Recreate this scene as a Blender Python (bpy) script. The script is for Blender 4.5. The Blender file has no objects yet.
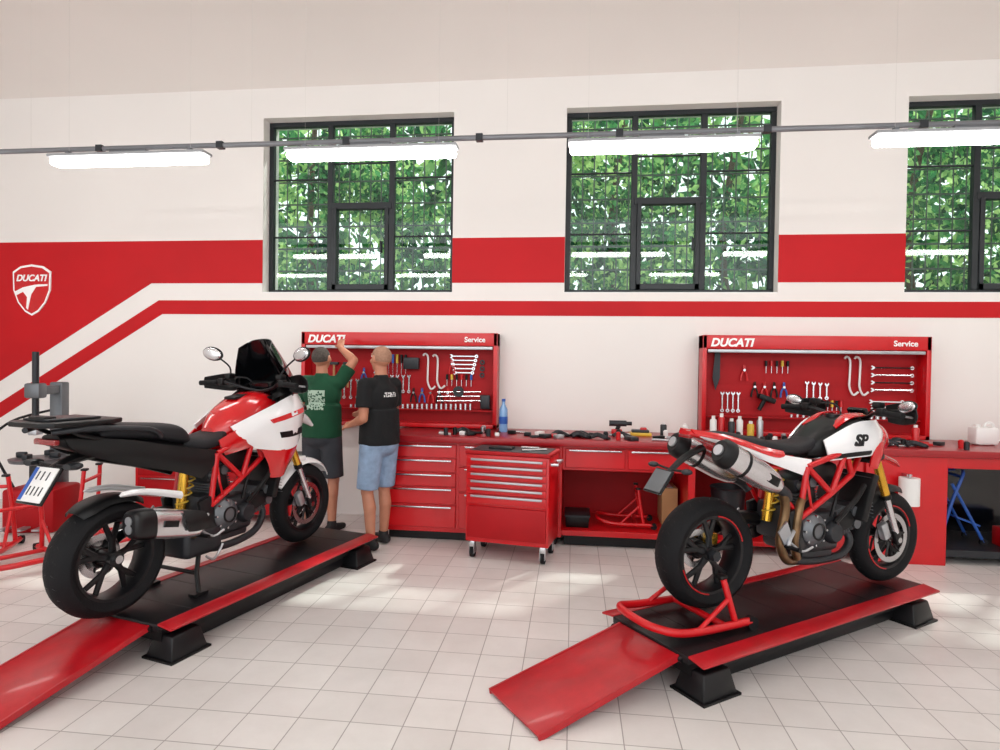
import bpy,bmesh,math,random
from mathutils import Vector as V, Matrix, Euler
random.seed(7)
R=math.radians
SC=bpy.context.scene
TH=R(6.7)
def S(x,y,z=0):
    # survey frame (turned 6.7 deg from the room axes) -> room frame
    return V((x*math.cos(TH)-y*math.sin(TH), x*math.sin(TH)+y*math.cos(TH), z))
def lin(c):
    def f(u): return u/12.92 if u<=.04045 else ((u+.055)/1.055)**2.4
    return tuple(f(x) for x in c)
def hx(h):
    h=h.lstrip('#'); return lin(tuple(int(h[i:i+2],16)/255 for i in (0,2,4)))
# ---------------------------------------------------------------- materials
def mat(name,h,rough=.5,metal=0,coat=0,var=.08,nscale=6,bump=0,bscale=60,emis=0,spec=.5):
    m=bpy.data.materials.new(name); m.use_nodes=True
    nt=m.node_tree; N=nt.nodes; L=nt.links
    p=N['Principled BSDF']; c=hx(h)
    tc=N.new('ShaderNodeTexCoord'); no=N.new('ShaderNodeTexNoise'); no.inputs['Scale'].default_value=nscale
    no.inputs['Detail'].default_value=4
    L.new(tc.outputs['Object'],no.inputs['Vector'])
    r=N.new('ShaderNodeValToRGB')
    r.color_ramp.elements[0].position=.3; r.color_ramp.elements[1].position=.7
    r.color_ramp.elements[0].color=tuple(x*(1-var) for x in c)+(1,)
    r.color_ramp.elements[1].color=tuple(min(1,x*(1+var)) for x in c)+(1,)
    L.new(no.outputs['Fac'],r.inputs['Fac']); L.new(r.outputs['Color'],p.inputs['Base Color'])
    p.inputs['Roughness'].default_value=rough; p.inputs['Metallic'].default_value=metal
    p.inputs['Coat Weight'].default_value=coat; p.inputs['Coat Roughness'].default_value=.08
    p.inputs['Specular IOR Level'].default_value=spec
    if bump:
        n2=N.new('ShaderNodeTexNoise'); n2.inputs['Scale'].default_value=bscale; n2.inputs['Detail'].default_value=6
        L.new(tc.outputs['Object'],n2.inputs['Vector'])
        b=N.new('ShaderNodeBump'); b.inputs['Strength'].default_value=bump; b.inputs['Distance'].default_value=.01
        L.new(n2.outputs['Fac'],b.inputs['Height']); L.new(b.outputs['Normal'],p.inputs['Normal'])
    if emis:
        p.inputs['Emission Color'].default_value=(1,.99,.96,1); p.inputs['Emission Strength'].default_value=emis
    return m
M={}
M['wall']=mat('wall_plaster','#ece7e3',.85,var=.012,nscale=1.2,bump=.05,bscale=40)
M['redpaint']=mat('wall_red_paint','#be0b16',.6,var=.06,nscale=1.5,bump=.04,bscale=40,spec=.3)
M['whpaint']=mat('wall_white_paint','#fdfcfb',.7,var=.01)
M['ceil']=mat('ceiling_plaster','#e3dbd5',.9,var=.015,nscale=.8)
M['red']=mat('red_enamel','#c80914',.35,coat=.2,var=.05)
M['redd']=mat('red_panel','#a80611',.55,var=.06,spec=.3)
M['redbike']=mat('red_gloss','#cb050f',.2,coat=.8,var=.02)
M['whbike']=mat('white_gloss','#f4f3f4',.2,coat=1,var=.02)
M['ramp']=mat('ramp_red','#b00d1a',.36,coat=.15,var=.14,nscale=9,bump=.08,bscale=30)
M['black']=mat('black_plastic','#0b0b0d',.45,var=.15,spec=.35)
M['blackm']=mat('black_metal','#0f0f12',.35,metal=0,var=.15,spec=.4)
M['rubber']=mat('rubber','#0d0d10',.75,var=.12,bump=.25,bscale=90,spec=.3)
M['mat']=mat('rubber_mat','#0b0b0e',.4,var=.35,nscale=5,bump=.2,bscale=140,spec=.4)
M['seat']=mat('seat_vinyl','#1b1b1f',.6,var=.1,bump=.15,bscale=200,spec=.35)
M['grey']=mat('grey_metal','#6d7074',.4,metal=.6)
M['rail']=mat('galvanised_conduit','#7d7e82',.45,metal=.4)
M['wire']=mat('suspension_wire','#cfcac6',.5)
M['dgrey']=mat('dark_grey','#2c2e32',.42,metal=.35)
M['steel']=mat('steel','#c9cacd',.25,metal=1)
M['chrome']=mat('brushed_steel','#dcdcdf',.24,metal=.9,var=.04)
M['alu']=mat('aluminium','#b9bbbf',.4,metal=.8)
M['bronze']=mat('heat_tinted_steel','#7c6247',.35,metal=.85,var=.3,nscale=12)
M['gold']=mat('gold_anodised','#e0ad3e',.25,metal=.8)
M['white']=mat('white_plastic','#eceae8',.4,var=.03)
M['housing']=mat('lamp_housing','#9b9c9f',.5,var=.03)
M['frame']=mat('window_steel','#191f23',.5,var=.1)
M['grille']=mat('grille_steel','#3f5048',.5,var=.1)
M['worktop']=mat('worktop','#9c121b',.35,coat=.2,var=.08)
M['blue']=mat('blue_plastic','#1f55ab',.4)
M['yellow']=mat('yellow_plastic','#d9b23a',.4)
M['skin']=mat('skin','#be8065',.55,var=.06,nscale=14)
M['hair']=mat('dark_grey_hair','#4a423d',.9,var=.3,nscale=60,bump=.5,bscale=300)
M['stub']=mat('shaved_hair','#a07862',.8,var=.15,nscale=60)
M['shorts1']=mat('dark_shorts','#383a40',.9,var=.12,bump=.4,bscale=25)
M['denim']=mat('denim','#8aa0bc',.9,var=.2,nscale=14,bump=.4,bscale=30)
M['shoe']=mat('shoe','#1a1a1d',.7)
M['card']=mat('cardboard','#b98f62',.9)
M['dark']=mat('screen_glass','#0b0c10',.1,coat=.5)
M['lamp']=mat('lamp_diffuser','#ffffff',.5,emis=20)
M['lens']=mat('tail_lens','#8f0810',.15,coat=1)
M['bark']=mat('bark','#4a3d30',.9,var=.3)
M['grass']=mat('grass','#3f6a2c',.9,var=.3)

def shirt_mat(name,base,ink,box,scale):
    m=mat(name,base,.9,var=.1,bump=.5,bscale=22); nt=m.node_tree;N=nt.nodes;L=nt.links;p=N['Principled BSDF']
    src=p.inputs['Base Color'].links[0].from_socket
    tc=N.new('ShaderNodeTexCoord'); sx=N.new('ShaderNodeSeparateXYZ'); L.new(tc.outputs['Object'],sx.inputs[0])
    def cmp(sock,op,val):
        n=N.new('ShaderNodeMath');n.operation=op;L.new(sock,n.inputs[0]);n.inputs[1].default_value=val;return n.outputs[0]
    def mul(a,b):
        n=N.new('ShaderNodeMath');n.operation='MULTIPLY';L.new(a,n.inputs[0]);L.new(b,n.inputs[1]);return n.outputs[0]
    x0,x1,z0,z1=box
    f=mul(mul(cmp(sx.outputs[0],'GREATER_THAN',x0),cmp(sx.outputs[0],'LESS_THAN',x1)),mul(cmp(sx.outputs[2],'GREATER_THAN',z0),cmp(sx.outputs[2],'LESS_THAN',z1)))
    f=mul(f,cmp(sx.outputs[1],'LESS_THAN',0.0))
    v=N.new('ShaderNodeTexVoronoi');v.inputs['Scale'].default_value=scale;L.new(tc.outputs['Object'],v.inputs['Vector'])
    f=mul(f,cmp(v.outputs['Color'],'GREATER_THAN',.4))
    mx=N.new('ShaderNodeMix');mx.data_type='RGBA';L.new(f,mx.inputs[0]);L.new(src,mx.inputs[6]);mx.inputs[7].default_value=hx(ink)+(1,)
    L.new(mx.outputs[2],p.inputs['Base Color']);return m
M['green']=shirt_mat('green_tshirt','#0c452b','#a9bfae',(-.085,.085,1.16,1.34),75)
M['blackt']=shirt_mat('black_tshirt','#0c0d10','#d8d8d8',(-.07,.07,1.31,1.35),110)

def glass_mat():
    m=bpy.data.materials.new('window_glass');m.use_nodes=True;nt=m.node_tree;N=nt.nodes;L=nt.links
    N.remove(N['Principled BSDF']);o=N['Material Output']
    t=N.new('ShaderNodeBsdfTransparent');t.inputs[0].default_value=(.90,.96,.94,1)
    g=N.new('ShaderNodeBsdfGlossy');g.inputs['Roughness'].default_value=.02
    lw=N.new('ShaderNodeLayerWeight');lw.inputs[0].default_value=.5
    pw=N.new('ShaderNodeMath');pw.operation='POWER';pw.inputs[1].default_value=4;L.new(lw.outputs['Facing'],pw.inputs[0])
    a=N.new('ShaderNodeMath');a.operation='MULTIPLY_ADD';a.inputs[1].default_value=.5;a.inputs[2].default_value=.035;L.new(pw.outputs[0],a.inputs[0])
    mx=N.new('ShaderNodeMixShader');L.new(a.outputs[0],mx.inputs[0]);L.new(t.outputs[0],mx.inputs[1]);L.new(g.outputs[0],mx.inputs[2])
    L.new(mx.outputs[0],o.inputs[0]);return m
M['glass']=glass_mat()
def leaf_mat():
    m=bpy.data.materials.new('leaves');m.use_nodes=True;nt=m.node_tree;N=nt.nodes;L=nt.links
    N.remove(N['Principled BSDF']);o=N['Material Output']
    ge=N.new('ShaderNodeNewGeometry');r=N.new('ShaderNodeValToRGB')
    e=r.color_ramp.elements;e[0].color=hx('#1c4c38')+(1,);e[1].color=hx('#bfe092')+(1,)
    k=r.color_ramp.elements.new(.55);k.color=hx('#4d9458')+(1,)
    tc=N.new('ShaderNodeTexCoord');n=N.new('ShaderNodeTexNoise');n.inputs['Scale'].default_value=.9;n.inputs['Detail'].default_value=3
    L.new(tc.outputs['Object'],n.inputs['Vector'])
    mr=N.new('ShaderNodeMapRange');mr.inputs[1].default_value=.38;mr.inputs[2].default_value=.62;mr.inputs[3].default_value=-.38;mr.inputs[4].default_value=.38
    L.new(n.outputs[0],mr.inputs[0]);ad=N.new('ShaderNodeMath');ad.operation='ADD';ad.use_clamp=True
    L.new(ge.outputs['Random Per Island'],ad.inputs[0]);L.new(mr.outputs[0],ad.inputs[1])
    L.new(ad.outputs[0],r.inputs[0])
    d=N.new('ShaderNodeBsdfDiffuse');t=N.new('ShaderNodeBsdfTranslucent')
    L.new(r.outputs[0],d.inputs[0]);L.new(r.outputs[0],t.inputs[0])
    mx=N.new('ShaderNodeMixShader');mx.inputs[0].default_value=.4
    L.new(d.outputs[0],mx.inputs[1]);L.new(t.outputs[0],mx.inputs[2]);L.new(mx.outputs[0],o.inputs[0]);return m
M['leaf']=leaf_mat()
def floor_mat():
    m=bpy.data.materials.new('floor_tiles');m.use_nodes=True;nt=m.node_tree;N=nt.nodes;L=nt.links;p=N['Principled BSDF']
    tc=N.new('ShaderNodeTexCoord');b=N.new('ShaderNodeTexBrick');b.offset=0;b.offset_frequency=1;b.squash=1
    b.inputs['Scale'].default_value=1;b.inputs['Brick Width'].default_value=.24;b.inputs['Row Height'].default_value=.24
    b.inputs['Mortar Size'].default_value=.003;b.inputs['Mortar Smooth'].default_value=.3
    b.inputs['Color1'].default_value=hx('#e6e2df')+(1,);b.inputs['Color2'].default_value=hx('#ddd8d5')+(1,)
    b.inputs['Mortar'].default_value=hx('#a59e9a')+(1,)
    L.new(tc.outputs['Object'],b.inputs['Vector'])
    n=N.new('ShaderNodeTexNoise');n.inputs['Scale'].default_value=1.3;n.inputs['Detail'].default_value=8;n.inputs['Roughness'].default_value=.7
    L.new(tc.outputs['Object'],n.inputs['Vector'])
    r=N.new('ShaderNodeValToRGB');r.color_ramp.elements[0].position=.35;r.color_ramp.elements[0].color=(.88,.87,.86,1);r.color_ramp.elements[1].position=.65;r.color_ramp.elements[1].color=(1,1,1,1)
    L.new(n.outputs[0],r.inputs[0])
    mx=N.new('ShaderNodeMix');mx.data_type='RGBA';mx.blend_type='MULTIPLY';mx.inputs[0].default_value=1
    L.new(b.outputs['Color'],mx.inputs[6]);L.new(r.outputs[0],mx.inputs[7]);L.new(mx.outputs[2],p.inputs['Base Color'])
    p.inputs['Roughness'].default_value=.3
    bp=N.new('ShaderNodeBump');bp.invert=True;bp.inputs['Strength'].default_value=.4;bp.inputs['Distance'].default_value=.003
    L.new(b.outputs['Fac'],bp.inputs['Height']);L.new(bp.outputs[0],p.inputs['Normal'])
    return m
M['floor']=floor_mat()
# ---------------------------------------------------------------- mesh builder
def grp(name,loc=(0,0,0),rot=(0,0,0)):
    e=bpy.data.objects.new(name,None);e.empty_display_size=.2;SC.collection.objects.link(e)
    e.location=loc;e.rotation_euler=rot;return e
def catm(P,n):
    P=[tuple(p) for p in P];out=[]
    for i in range(len(P)-1):
        a=P[max(i-1,0)];b=P[i];c=P[i+1];d=P[min(i+2,len(P)-1)]
        for k in range(n):
            t=k/n;out.append(tuple(.5*((2*b[j])+(-a[j]+c[j])*t+(2*a[j]-5*b[j]+4*c[j]-d[j])*t*t+(-a[j]+3*b[j]-3*c[j]+d[j])*t**3) for j in range(len(b))))
    out.append(P[-1]);return out
class B:
    def __init__(s,name,parent=None,loc=(0,0,0),rot=(0,0,0),M0=None):
        s.name=name;s.p=parent;s.loc=loc;s.rot=rot;s.v=[];s.f=[];s.mi=[];s.sm=[];s.mats=[];s.M=M0
    def add(s,vs,fs,m,smooth=True):
        if isinstance(m,str):m=M[m]
        if m not in s.mats:s.mats.append(m)
        k=s.mats.index(m);o=len(s.v)
        for q in vs:
            q=V(q)
            if s.M is not None:q=s.M@q
            s.v.append(q)
        for f in fs:
            s.f.append([i+o for i in f]);s.mi.append(k);s.sm.append(smooth)
    def take(s,bm,m,smooth=True):
        bm.verts.index_update();s.add([v.co.copy() for v in bm.verts],[[v.index for v in f.verts] for f in bm.faces],m,smooth);bm.free()
    def box(s,c,d,m,rot=(0,0,0),bev=0,seg=2,taper=None):
        bm=bmesh.new();bmesh.ops.create_cube(bm,size=1)
        for v in bm.verts:
            if taper and v.co.z>0:v.co.x*=taper[0];v.co.y*=taper[1]
            v.co=V((v.co.x*d[0],v.co.y*d[1],v.co.z*d[2]))
        if bev:bmesh.ops.bevel(bm,geom=bm.edges[:],offset=bev,segments=seg,profile=.5,affect='EDGES')
        X=Matrix.Translation(V(c))@Euler(rot).to_matrix().to_4x4()
        bmesh.ops.transform(bm,matrix=X,verts=bm.verts);s.take(bm,m,bool(bev))
    def prism(s,poly,y0,y1,m,plane='xz',bev=0,seg=2,X=None):
        bm=bmesh.new()
        def mp(a,b,t):
            return (a,t,b) if plane=='xz' else ((t,a,b) if plane=='yz' else (a,b,t))
        vs=[bm.verts.new(mp(a,b,y0)) for a,b in poly];f=bm.faces.new(vs)
        r=bmesh.ops.extrude_face_region(bm,geom=[f]);nv=[e for e in r['geom'] if isinstance(e,bmesh.types.BMVert)]
        d=V(mp(0,0,y1-y0));bmesh.ops.translate(bm,vec=d,verts=nv)
        if bev:bmesh.ops.bevel(bm,geom=bm.edges[:],offset=bev,segments=seg,profile=.5,affect='EDGES',clamp_overlap=True)
        if X is not None:bmesh.ops.transform(bm,matrix=X,verts=bm.verts)
        s.take(bm,m,bool(bev))
    def tube(s,pts,r,m,seg=10,n=0,closed=False,sq=1):
        rs=r if isinstance(r,(list,tuple)) else [r]*len(pts)
        Q=[tuple(p)+(q,) for p,q in zip(pts,rs)]
        if n:Q=catm(Q,n)
        P=[V(q[:3]) for q in Q];rr=[q[3] for q in Q];K=len(P);vs=[];fs=[]
        up=None
        for i in range(K):
            t=(P[min(i+1,K-1)]-P[max(i-1,0)])
            if t.length<1e-9:t=V((0,0,1))
            t.normalize()
            if up is None:
                up=V((0,0,1)) if abs(t.z)<.9 else V((1,0,0))
            a=up-t*up.dot(t)
            if a.length<1e-6:a=t.orthogonal()
            a.normalize();up=a;b=t.cross(a)
            for k in range(seg):
                w=2*math.pi*k/seg;vs.append(P[i]+(a*math.cos(w)*sq+b*math.sin(w))*rr[i])
        for i in range(K-1):
            for k in range(seg):
                k2=(k+1)%seg;fs.append([i*seg+k,i*seg+k2,(i+1)*seg+k2,(i+1)*seg+k])
        fs.append(list(range(seg))[::-1]);fs.append([(K-1)*seg+k for k in range(seg)])
        s.add(vs,fs,m,True)
    def cyl(s,a,b,r,m,seg=20,r2=None):
        s.tube([a,b],[r,r if r2 is None else r2],m,seg)
    def lathe(s,prof,o,ax,m,seg=40,closed=False):
        ax=V(ax).normalized();a=ax.orthogonal().normalized();b=ax.cross(a);o=V(o);n=len(prof);vs=[];fs=[]
        for k in range(seg):
            w=2*math.pi*k/seg;d=a*math.cos(w)+b*math.sin(w)
            for r,h in prof:vs.append(o+d*r+ax*h)
        for k in range(seg):
            k2=(k+1)%seg
            for i in range(n if closed else n-1):
                j=(i+1)%n;fs.append([k*n+i,k*n+j,k2*n+j,k2*n+i])
        if not closed:
            fs.append([k*n for k in range(seg)]);fs.append([k*n+n-1 for k in range(seg)][::-1])
        s.add(vs,fs,m,True)
    def sloft(s,secs,m,n=20,p=2.4,k=5,y=0):
        # rings in the yz plane: (x,zc,halfw,halfh,yc)
        Q=[tuple(q)+((y,) if len(q)==4 else ()) for q in secs]
        if k:Q=catm(Q,k)
        vs=[];fs=[]
        for x,z,w,h,yc in Q:
            for i in range(n):
                a=2*math.pi*i/n;c,d=math.cos(a),math.sin(a)
                vs.append((x,yc+w*math.copysign(abs(c)**(2/p),c),z+h*math.copysign(abs(d)**(2/p),d)))
        for j in range(len(Q)-1):
            for i in range(n):
                i2=(i+1)%n;fs.append([j*n+i,j*n+i2,(j+1)*n+i2,(j+1)*n+i])
        fs.append(list(range(n)));fs.append([(len(Q)-1)*n+i for i in range(n)][::-1]);s.add(vs,fs,m,True)
    def ell(s,c,r,m,rot=(0,0,0),u=20,v=12):
        bm=bmesh.new();bmesh.ops.create_uvsphere(bm,u_segments=u,v_segments=v,radius=1)
        X=Matrix.Translation(V(c))@Euler(rot).to_matrix().to_4x4()@Matrix.Diagonal((r[0],r[1],r[2],1))
        bmesh.ops.transform(bm,matrix=X,verts=bm.verts);s.take(bm,m,True)
    def cap(s,a,b,r1,r2,m):
        s.tube([a,b],[r1,r2],m,16);s.ell(a,(r1,)*3,m);s.ell(b,(r2,)*3,m)
    def sheet(s,rows,m,th=.006,sub=4):
        # rows: grid of 3D points -> smooth curved panel with thickness
        G=[catm(r,sub) for r in rows];G=list(zip(*[catm(c,sub) for c in zip(*G)]))
        a=len(G);b=len(G[0]);vs=[];nn=[]
        for i in range(a):
            for j in range(b):
                du=V(G[min(i+1,a-1)][j])-V(G[max(i-1,0)][j]);dv=V(G[i][min(j+1,b-1)])-V(G[i][max(j-1,0)])
                q=du.cross(dv);q=q.normalized() if q.length>1e-9 else V((0,0,1));vs.append(V(G[i][j]));nn.append(q)
        n=a*b;al=[v+q*th/2 for v,q in zip(vs,nn)]+[v-q*th/2 for v,q in zip(vs,nn)];fs=[]
        for i in range(a-1):
            for j in range(b-1):
                q=[i*b+j,i*b+j+1,(i+1)*b+j+1,(i+1)*b+j];fs.append(q);fs.append([x+n for x in q[::-1]])
        for i in range(a-1):
            for j in (0,b-1):fs.append([i*b+j,(i+1)*b+j,(i+1)*b+j+n,i*b+j+n])
        for j in range(b-1):
            for i in (0,a-1):fs.append([i*b+j,i*b+j+1,i*b+j+1+n,i*b+j+n])
        s.add(al,fs,m,True)
    def done(s,recalc=True,sharp=38):
        me=bpy.data.meshes.new(s.name);me.from_pydata([tuple(v) for v in s.v],[],s.f)
        for m in s.mats:me.materials.append(m)
        me.polygons.foreach_set('material_index',s.mi);me.polygons.foreach_set('use_smooth',s.sm)
        if recalc:
            bm=bmesh.new();bm.from_mesh(me);bmesh.ops.recalc_face_normals(bm,faces=bm.faces);bm.to_mesh(me);bm.free()
        me.update()
        if sharp:
            try:me.set_sharp_from_angle(angle=R(sharp))
            except Exception as e:pass
        o=bpy.data.objects.new(s.name,me);SC.collection.objects.link(o)
        o.location=s.loc;o.rotation_euler=s.rot
        if s.p:o.parent=s.p
        return o
def text(name,txt,loc,size,m,parent,rot=(R(90),0,0),shear=0,bold=0,align='LEFT',ext=.002):
    cu=bpy.data.curves.new(name,'FONT');cu.body=txt;cu.size=size;cu.shear=shear;cu.offset=bold;cu.extrude=ext;cu.align_x=align
    o=bpy.data.objects.new(name+'_c',cu);SC.collection.objects.link(o)
    dg=bpy.context.evaluated_depsgraph_get();me=bpy.data.meshes.new_from_object(o.evaluated_get(dg))
    bpy.data.objects.remove(o);q=bpy.data.objects.new(name,me);SC.collection.objects.link(q);me.materials.clear();me.materials.append(M[m])
    q.location=loc;q.rotation_euler=rot;q.parent=parent;return q
# ---------------------------------------------------------------- room
WY=6.3;WX=(-9.0,7.0);WT=.35;HW=1.03;WC=(-2.28,.93,4.14);Z0,Z1=2.33,4.185
b=B('wall_back')
def wb(x0,x1,z0,z1):b.box(((x0+x1)/2,WY+WT/2,(z0+z1)/2),(x1-x0,WT,z1-z0),'wall')
wb(WX[0],WX[1],0,Z0);wb(WX[0],WX[1],Z1,5.9)
ed=[WX[0]]+[e for c in WC for e in (c-HW,c+HW)]+[WX[1]]
for i in range(0,len(ed),2):wb(ed[i],ed[i+1],Z0,Z1)
y0,y1=WY-.004,WY+.001
b.prism([(-9,2.895),(WC[0]-HW,2.895),(WC[0]-HW,2.435),(-4.59,2.435),(-8.65,0.001),(-9,.001)],y0,y1,'redpaint')
for a,c in ((WC[0]+HW,WC[1]-HW),(WC[1]+HW,WC[2]-HW),(WC[2]+HW,7)):b.prism([(a,2.435),(c,2.435),(c,2.895),(a,2.895)],y0,y1,'redpaint')
b.prism([(7,2.25),(-4.50,2.25),(-8.25,.001),(-7.96,.001),(-4.46,2.10),(7,2.10)],y0,y1,'redpaint')
b.done()
b=B('floor');b.box((-1,1.2,-.05),(16,10.9,.1),'floor');b.done()
b=B('ceiling')
pf=[(6.3,4.50),(6.1,4.72),(5.7,5.0),(5.1,5.26),(4.2,5.48),(3.2,5.6),(-4.2,5.6)]
b.prism(pf+[(-4.2,5.75),(6.3,5.75)],WX[0],WX[1],'ceil',plane='yz');b.done(sharp=60)
b=B('wall_left');b.box((WX[0]-.1,1.05,2.8),(.2,10.5,5.6),'wall');b.done()
b=B('wall_right');b.box((WX[1]+.1,1.05,2.8),(.2,10.5,5.6),'wall');b.done()
# windows
for k,cx in enumerate(WC):
    g=grp('window_%d'%(k+1),(cx,WY+.16,0))
    b=B('frame',g);W=HW;H=Z1-Z0;t=.05
    def bar(x0,x1,z0,z1,d=.06,m='frame'):b.box(((x0+x1)/2,0,(z0+z1)/2),(x1-x0,d,z1-z0),m,bev=.004,seg=1)
    bar(-W,W,Z0,Z0+t);bar(-W,W,Z1-t,Z1);bar(-W,-W+t,Z0+t,Z1-t);bar(W-t,W,Z0+t,Z1-t)
    a=-.34;c=.34
    bar(a-.03,a+.03,Z0+t,Z1-t);bar(c-.03,c+.03,Z0+t,Z1-t)
    zs=Z0+.93
    bar(a,c,zs-.02,zs+.05,.075);bar(a+.03,a+.075,Z0+t,zs,.085);bar(c-.075,c-.03,Z0+t,zs,.085);bar(a+.03,c-.03,Z0+t,Z0+t+.06,.085)
    for zz in (Z0+.62,Z0+1.24):
        bar(-W+t,a-.03,zz-.008,zz+.008,.03);bar(c+.03,W-t,zz-.008,zz+.008,.03)
    bar(a,c,Z1-.45-.008,Z1-.45+.008,.03)
    b.box((c-.1,-.06,Z0+.5),(.02,.05,.12),'frame',bev=.004)
    b.done()
    b=B('glass',g);b.box((0,.0,(Z0+Z1)/2),(2*W-.06,.006,H-.06),'glass');b.done()
    b=B('sill',g);b.box((0,-.08,Z0+.006),(2*W,.14,.012),'white');b.done()
    b=B('security_grille',g)
    for i in range(17):
        x=-W+.05+i*(2*W-.1)/16;b.cyl((x,.3,Z0-.1),(x,.3,Z1+.1),.0075,'grille',6)
    for i in range(8):
        z=Z0+.05+i*(H-.1)/7;b.box((0,.3,z),(2*W+.1,.012,.016),'grille')
    b.done()
# exterior
b=B('lawn');b.box((0,12,-.1),(40,10.6,.1),'grass');b.done()
TG=grp('trees',(0,0,0));b=B('foliage',TG);vs=[];fs=[]
def leaf(x,y,z,s):
    if z<.15:return
    q=Euler((random.uniform(-1.2,1.2),random.uniform(-1.2,1.2),random.uniform(0,6.3))).to_matrix();o=len(vs)
    for p in ((-s,0,0),(0,0,-s*.5),(s,0,0),(0,0,s*.5)):vs.append(V((x,y,z))+q@V(p))
    fs.append([o,o+1,o+2,o+3])
cl=[]
for _ in range(120):
    y=random.uniform(9.0,11.0);top=4.9+(y-9)*.4;cl.append((random.uniform(-9,10),y,random.uniform(1.6,top),random.uniform(.4,1.0)))
n=0
while n<34000:
    c=random.choice(cl);d=V((random.gauss(0,1),random.gauss(0,.5),random.gauss(0,1)))*c[3]*.5
    x,y,z=c[0]+d.x,max(8.6,c[1]+d.y),c[2]+d.z
    if z>5.35+(y-9)*.4:continue
    leaf(x,y,z,random.uniform(.04,.085));n+=1
for i in range(12000):leaf(random.uniform(-11,13),random.uniform(11.8,13.4),random.uniform(0,6.8),random.uniform(.15,.26))
# a few high boughs that dapple the sun
for _ in range(34):
    c=(random.uniform(-3.5,7.5),random.uniform(8.4,9.6),random.uniform(6.3,8.2))
    for i in range(110):leaf(c[0]+random.gauss(0,.45),c[1]+random.gauss(0,.3),c[2]+random.gauss(0,.25),random.uniform(.05,.10))
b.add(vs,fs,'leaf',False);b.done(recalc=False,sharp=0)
b=B('trunks',TG)
for x,y in ((-4.5,10.4),(-1.2,10.8),(.7,10.6),(2.6,11),(5.2,10.3)):
    b.tube([(x,y,0),(x+.1,y,2),(x-.1,y,4),(x+.3,y-.5,7)],[.09,.07,.06,.03],'bark',8,n=3)
b.done()
# shield sign on the wall
g=grp('wall_sign_shield',(-6.02,WY-.006,2.36))
def shield(w,h):
    P=[(-w,h*.72),(-w*.6,h*.93),(0,h),(w*.6,h*.93),(w,h*.72),(w*.97,0),(w*.72,-h*.5),(w*.35,-h*.85),(0,-h),(-w*.35,-h*.85),(-w*.72,-h*.5),(-w*.97,0)]
    return [(p[0],p[1]) for p in P]
b=B('plate',g);b.prism(shield(.235,.285),-.012,0,'whpaint');b.prism(shield(.215,.262),-.016,-.01,'red')
b.prism([(-.208,-.02),(-.1,.03),(.05,.06),(.2,.065),(.2,.045),(.06,.035),(-.0,-.05),(-.04,-.22),(-.06,-.2),(-.05,-.08),(-.1,-.02),(-.19,-.06)],-.02,-.015,'whpaint');b.done()
text('lettering','DUCATI',(0,-.02,.1),.1,'whpaint',g,shear=.25,bold=.003,align='CENTER')
# lights
def fixture(x,y,z):
    g=grp('pendant_light',(x,y,z));b=B('housing',g)
    b.box((0,0,.042),(1.28,.13,.026),'housing',bev=.01);b.box((.0,0,.07),(.3,.05,.03),'grey',bev=.005)
    for sx in (-.5,.5):
        b.box((sx,0,.065),(.03,.05,.03),'grey');b.cyl((sx,0,.06),(sx,0,2.2 if y>4 else 2.3),.0007,'wire',5)
    b.done();b=B('diffuser',g);b.box((0,0,.0),(1.25,.115,.06),'lamp',bev=.024,seg=3);b.done()
for x in (-5.4,-3.38,-1.48,.58,2.58,4.55):fixture(x,4.38,3.11)
for yy in (1.2,-2.0):  # unseen lamp rows, added over and behind the camera to brighten the room
    for x in (-5.4,-2.8,-.4,2.0,4.4):fixture(x,yy,3.3)
g=grp('cable_conduit',(0,4.48,3.245));b=B('rail',g);b.cyl((-8.9,0,0),(6.9,0,0),.02,'rail',10)
for i in range(16):
    x=-8.7+i*1.0;b.box((x,0,0),(.05,.05,.05),'dgrey')
for x in (-5.9,-4.3,-2.45,-.5,1.1,3.1,5.1):b.cyl((x,0,0),(x,0,2.15),.0008,'wire',5)
b.done()

# ---------------------------------------------------------------- workbench
BY=5.45
g=grp('workbench',(0,0,0))
b=B('worktop',g);b.box((1.45,(BY+6.28)/2-.01,.92),(6.3,6.28-BY+.03,.06),'worktop',bev=.008);b.done()
b=B('carcass',g)
def pan(x0,x1,y0,y1,z0,z1,m='red',bev=.004):b.box(((x0+x1)/2,(y0+y1)/2,(z0+z1)/2),(x1-x0,y1-y0,z1-z0),m,bev=bev,seg=1)
pan(-1.7,-.08,BY+.03,6.25,.08,.89);pan(-1.66,-.12,BY+.08,6.2,0,.08,'black')
pan(-.08,1.0,BY+.03,6.25,.68,.89);pan(-.08,1.0,6.2,6.26,0.1,.7,'redd');pan(-.08,1.0,BY+.03,6.2,.10,.15)
pan(-.06,.98,BY+.1,6.2,0,.1,'black')
pan(1.0,1.06,BY+.02,6.25,0,.89);pan(1.06,1.9,6.2,6.26,0,.89,'redd');pan(1.06,1.9,BY+.03,6.2,.74,.89);pan(1.06,1.9,BY+.03,6.2,.08,.12)
pan(1.9,2.43,BY+.03,6.25,.06,.89)
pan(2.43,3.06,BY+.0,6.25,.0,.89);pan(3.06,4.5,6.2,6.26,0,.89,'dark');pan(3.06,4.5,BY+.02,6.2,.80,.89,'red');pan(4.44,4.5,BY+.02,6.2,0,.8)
pan(3.08,4.44,BY+.05,6.2,.06,.12,'dgrey')
b.done()
b=B('drawer_fronts',g)
def drawers(x0,x1,zs,y,hm='steel'):
    for z0,z1 in zs:
        pan(x0+.008,x1-.008,y-.018,y,z0+.006,z1-.006,'red')
        b.box(((x0+x1)/2,y-.03,z1-.022),((x1-x0)*.86,.022,.014),hm,bev=.003)
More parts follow.
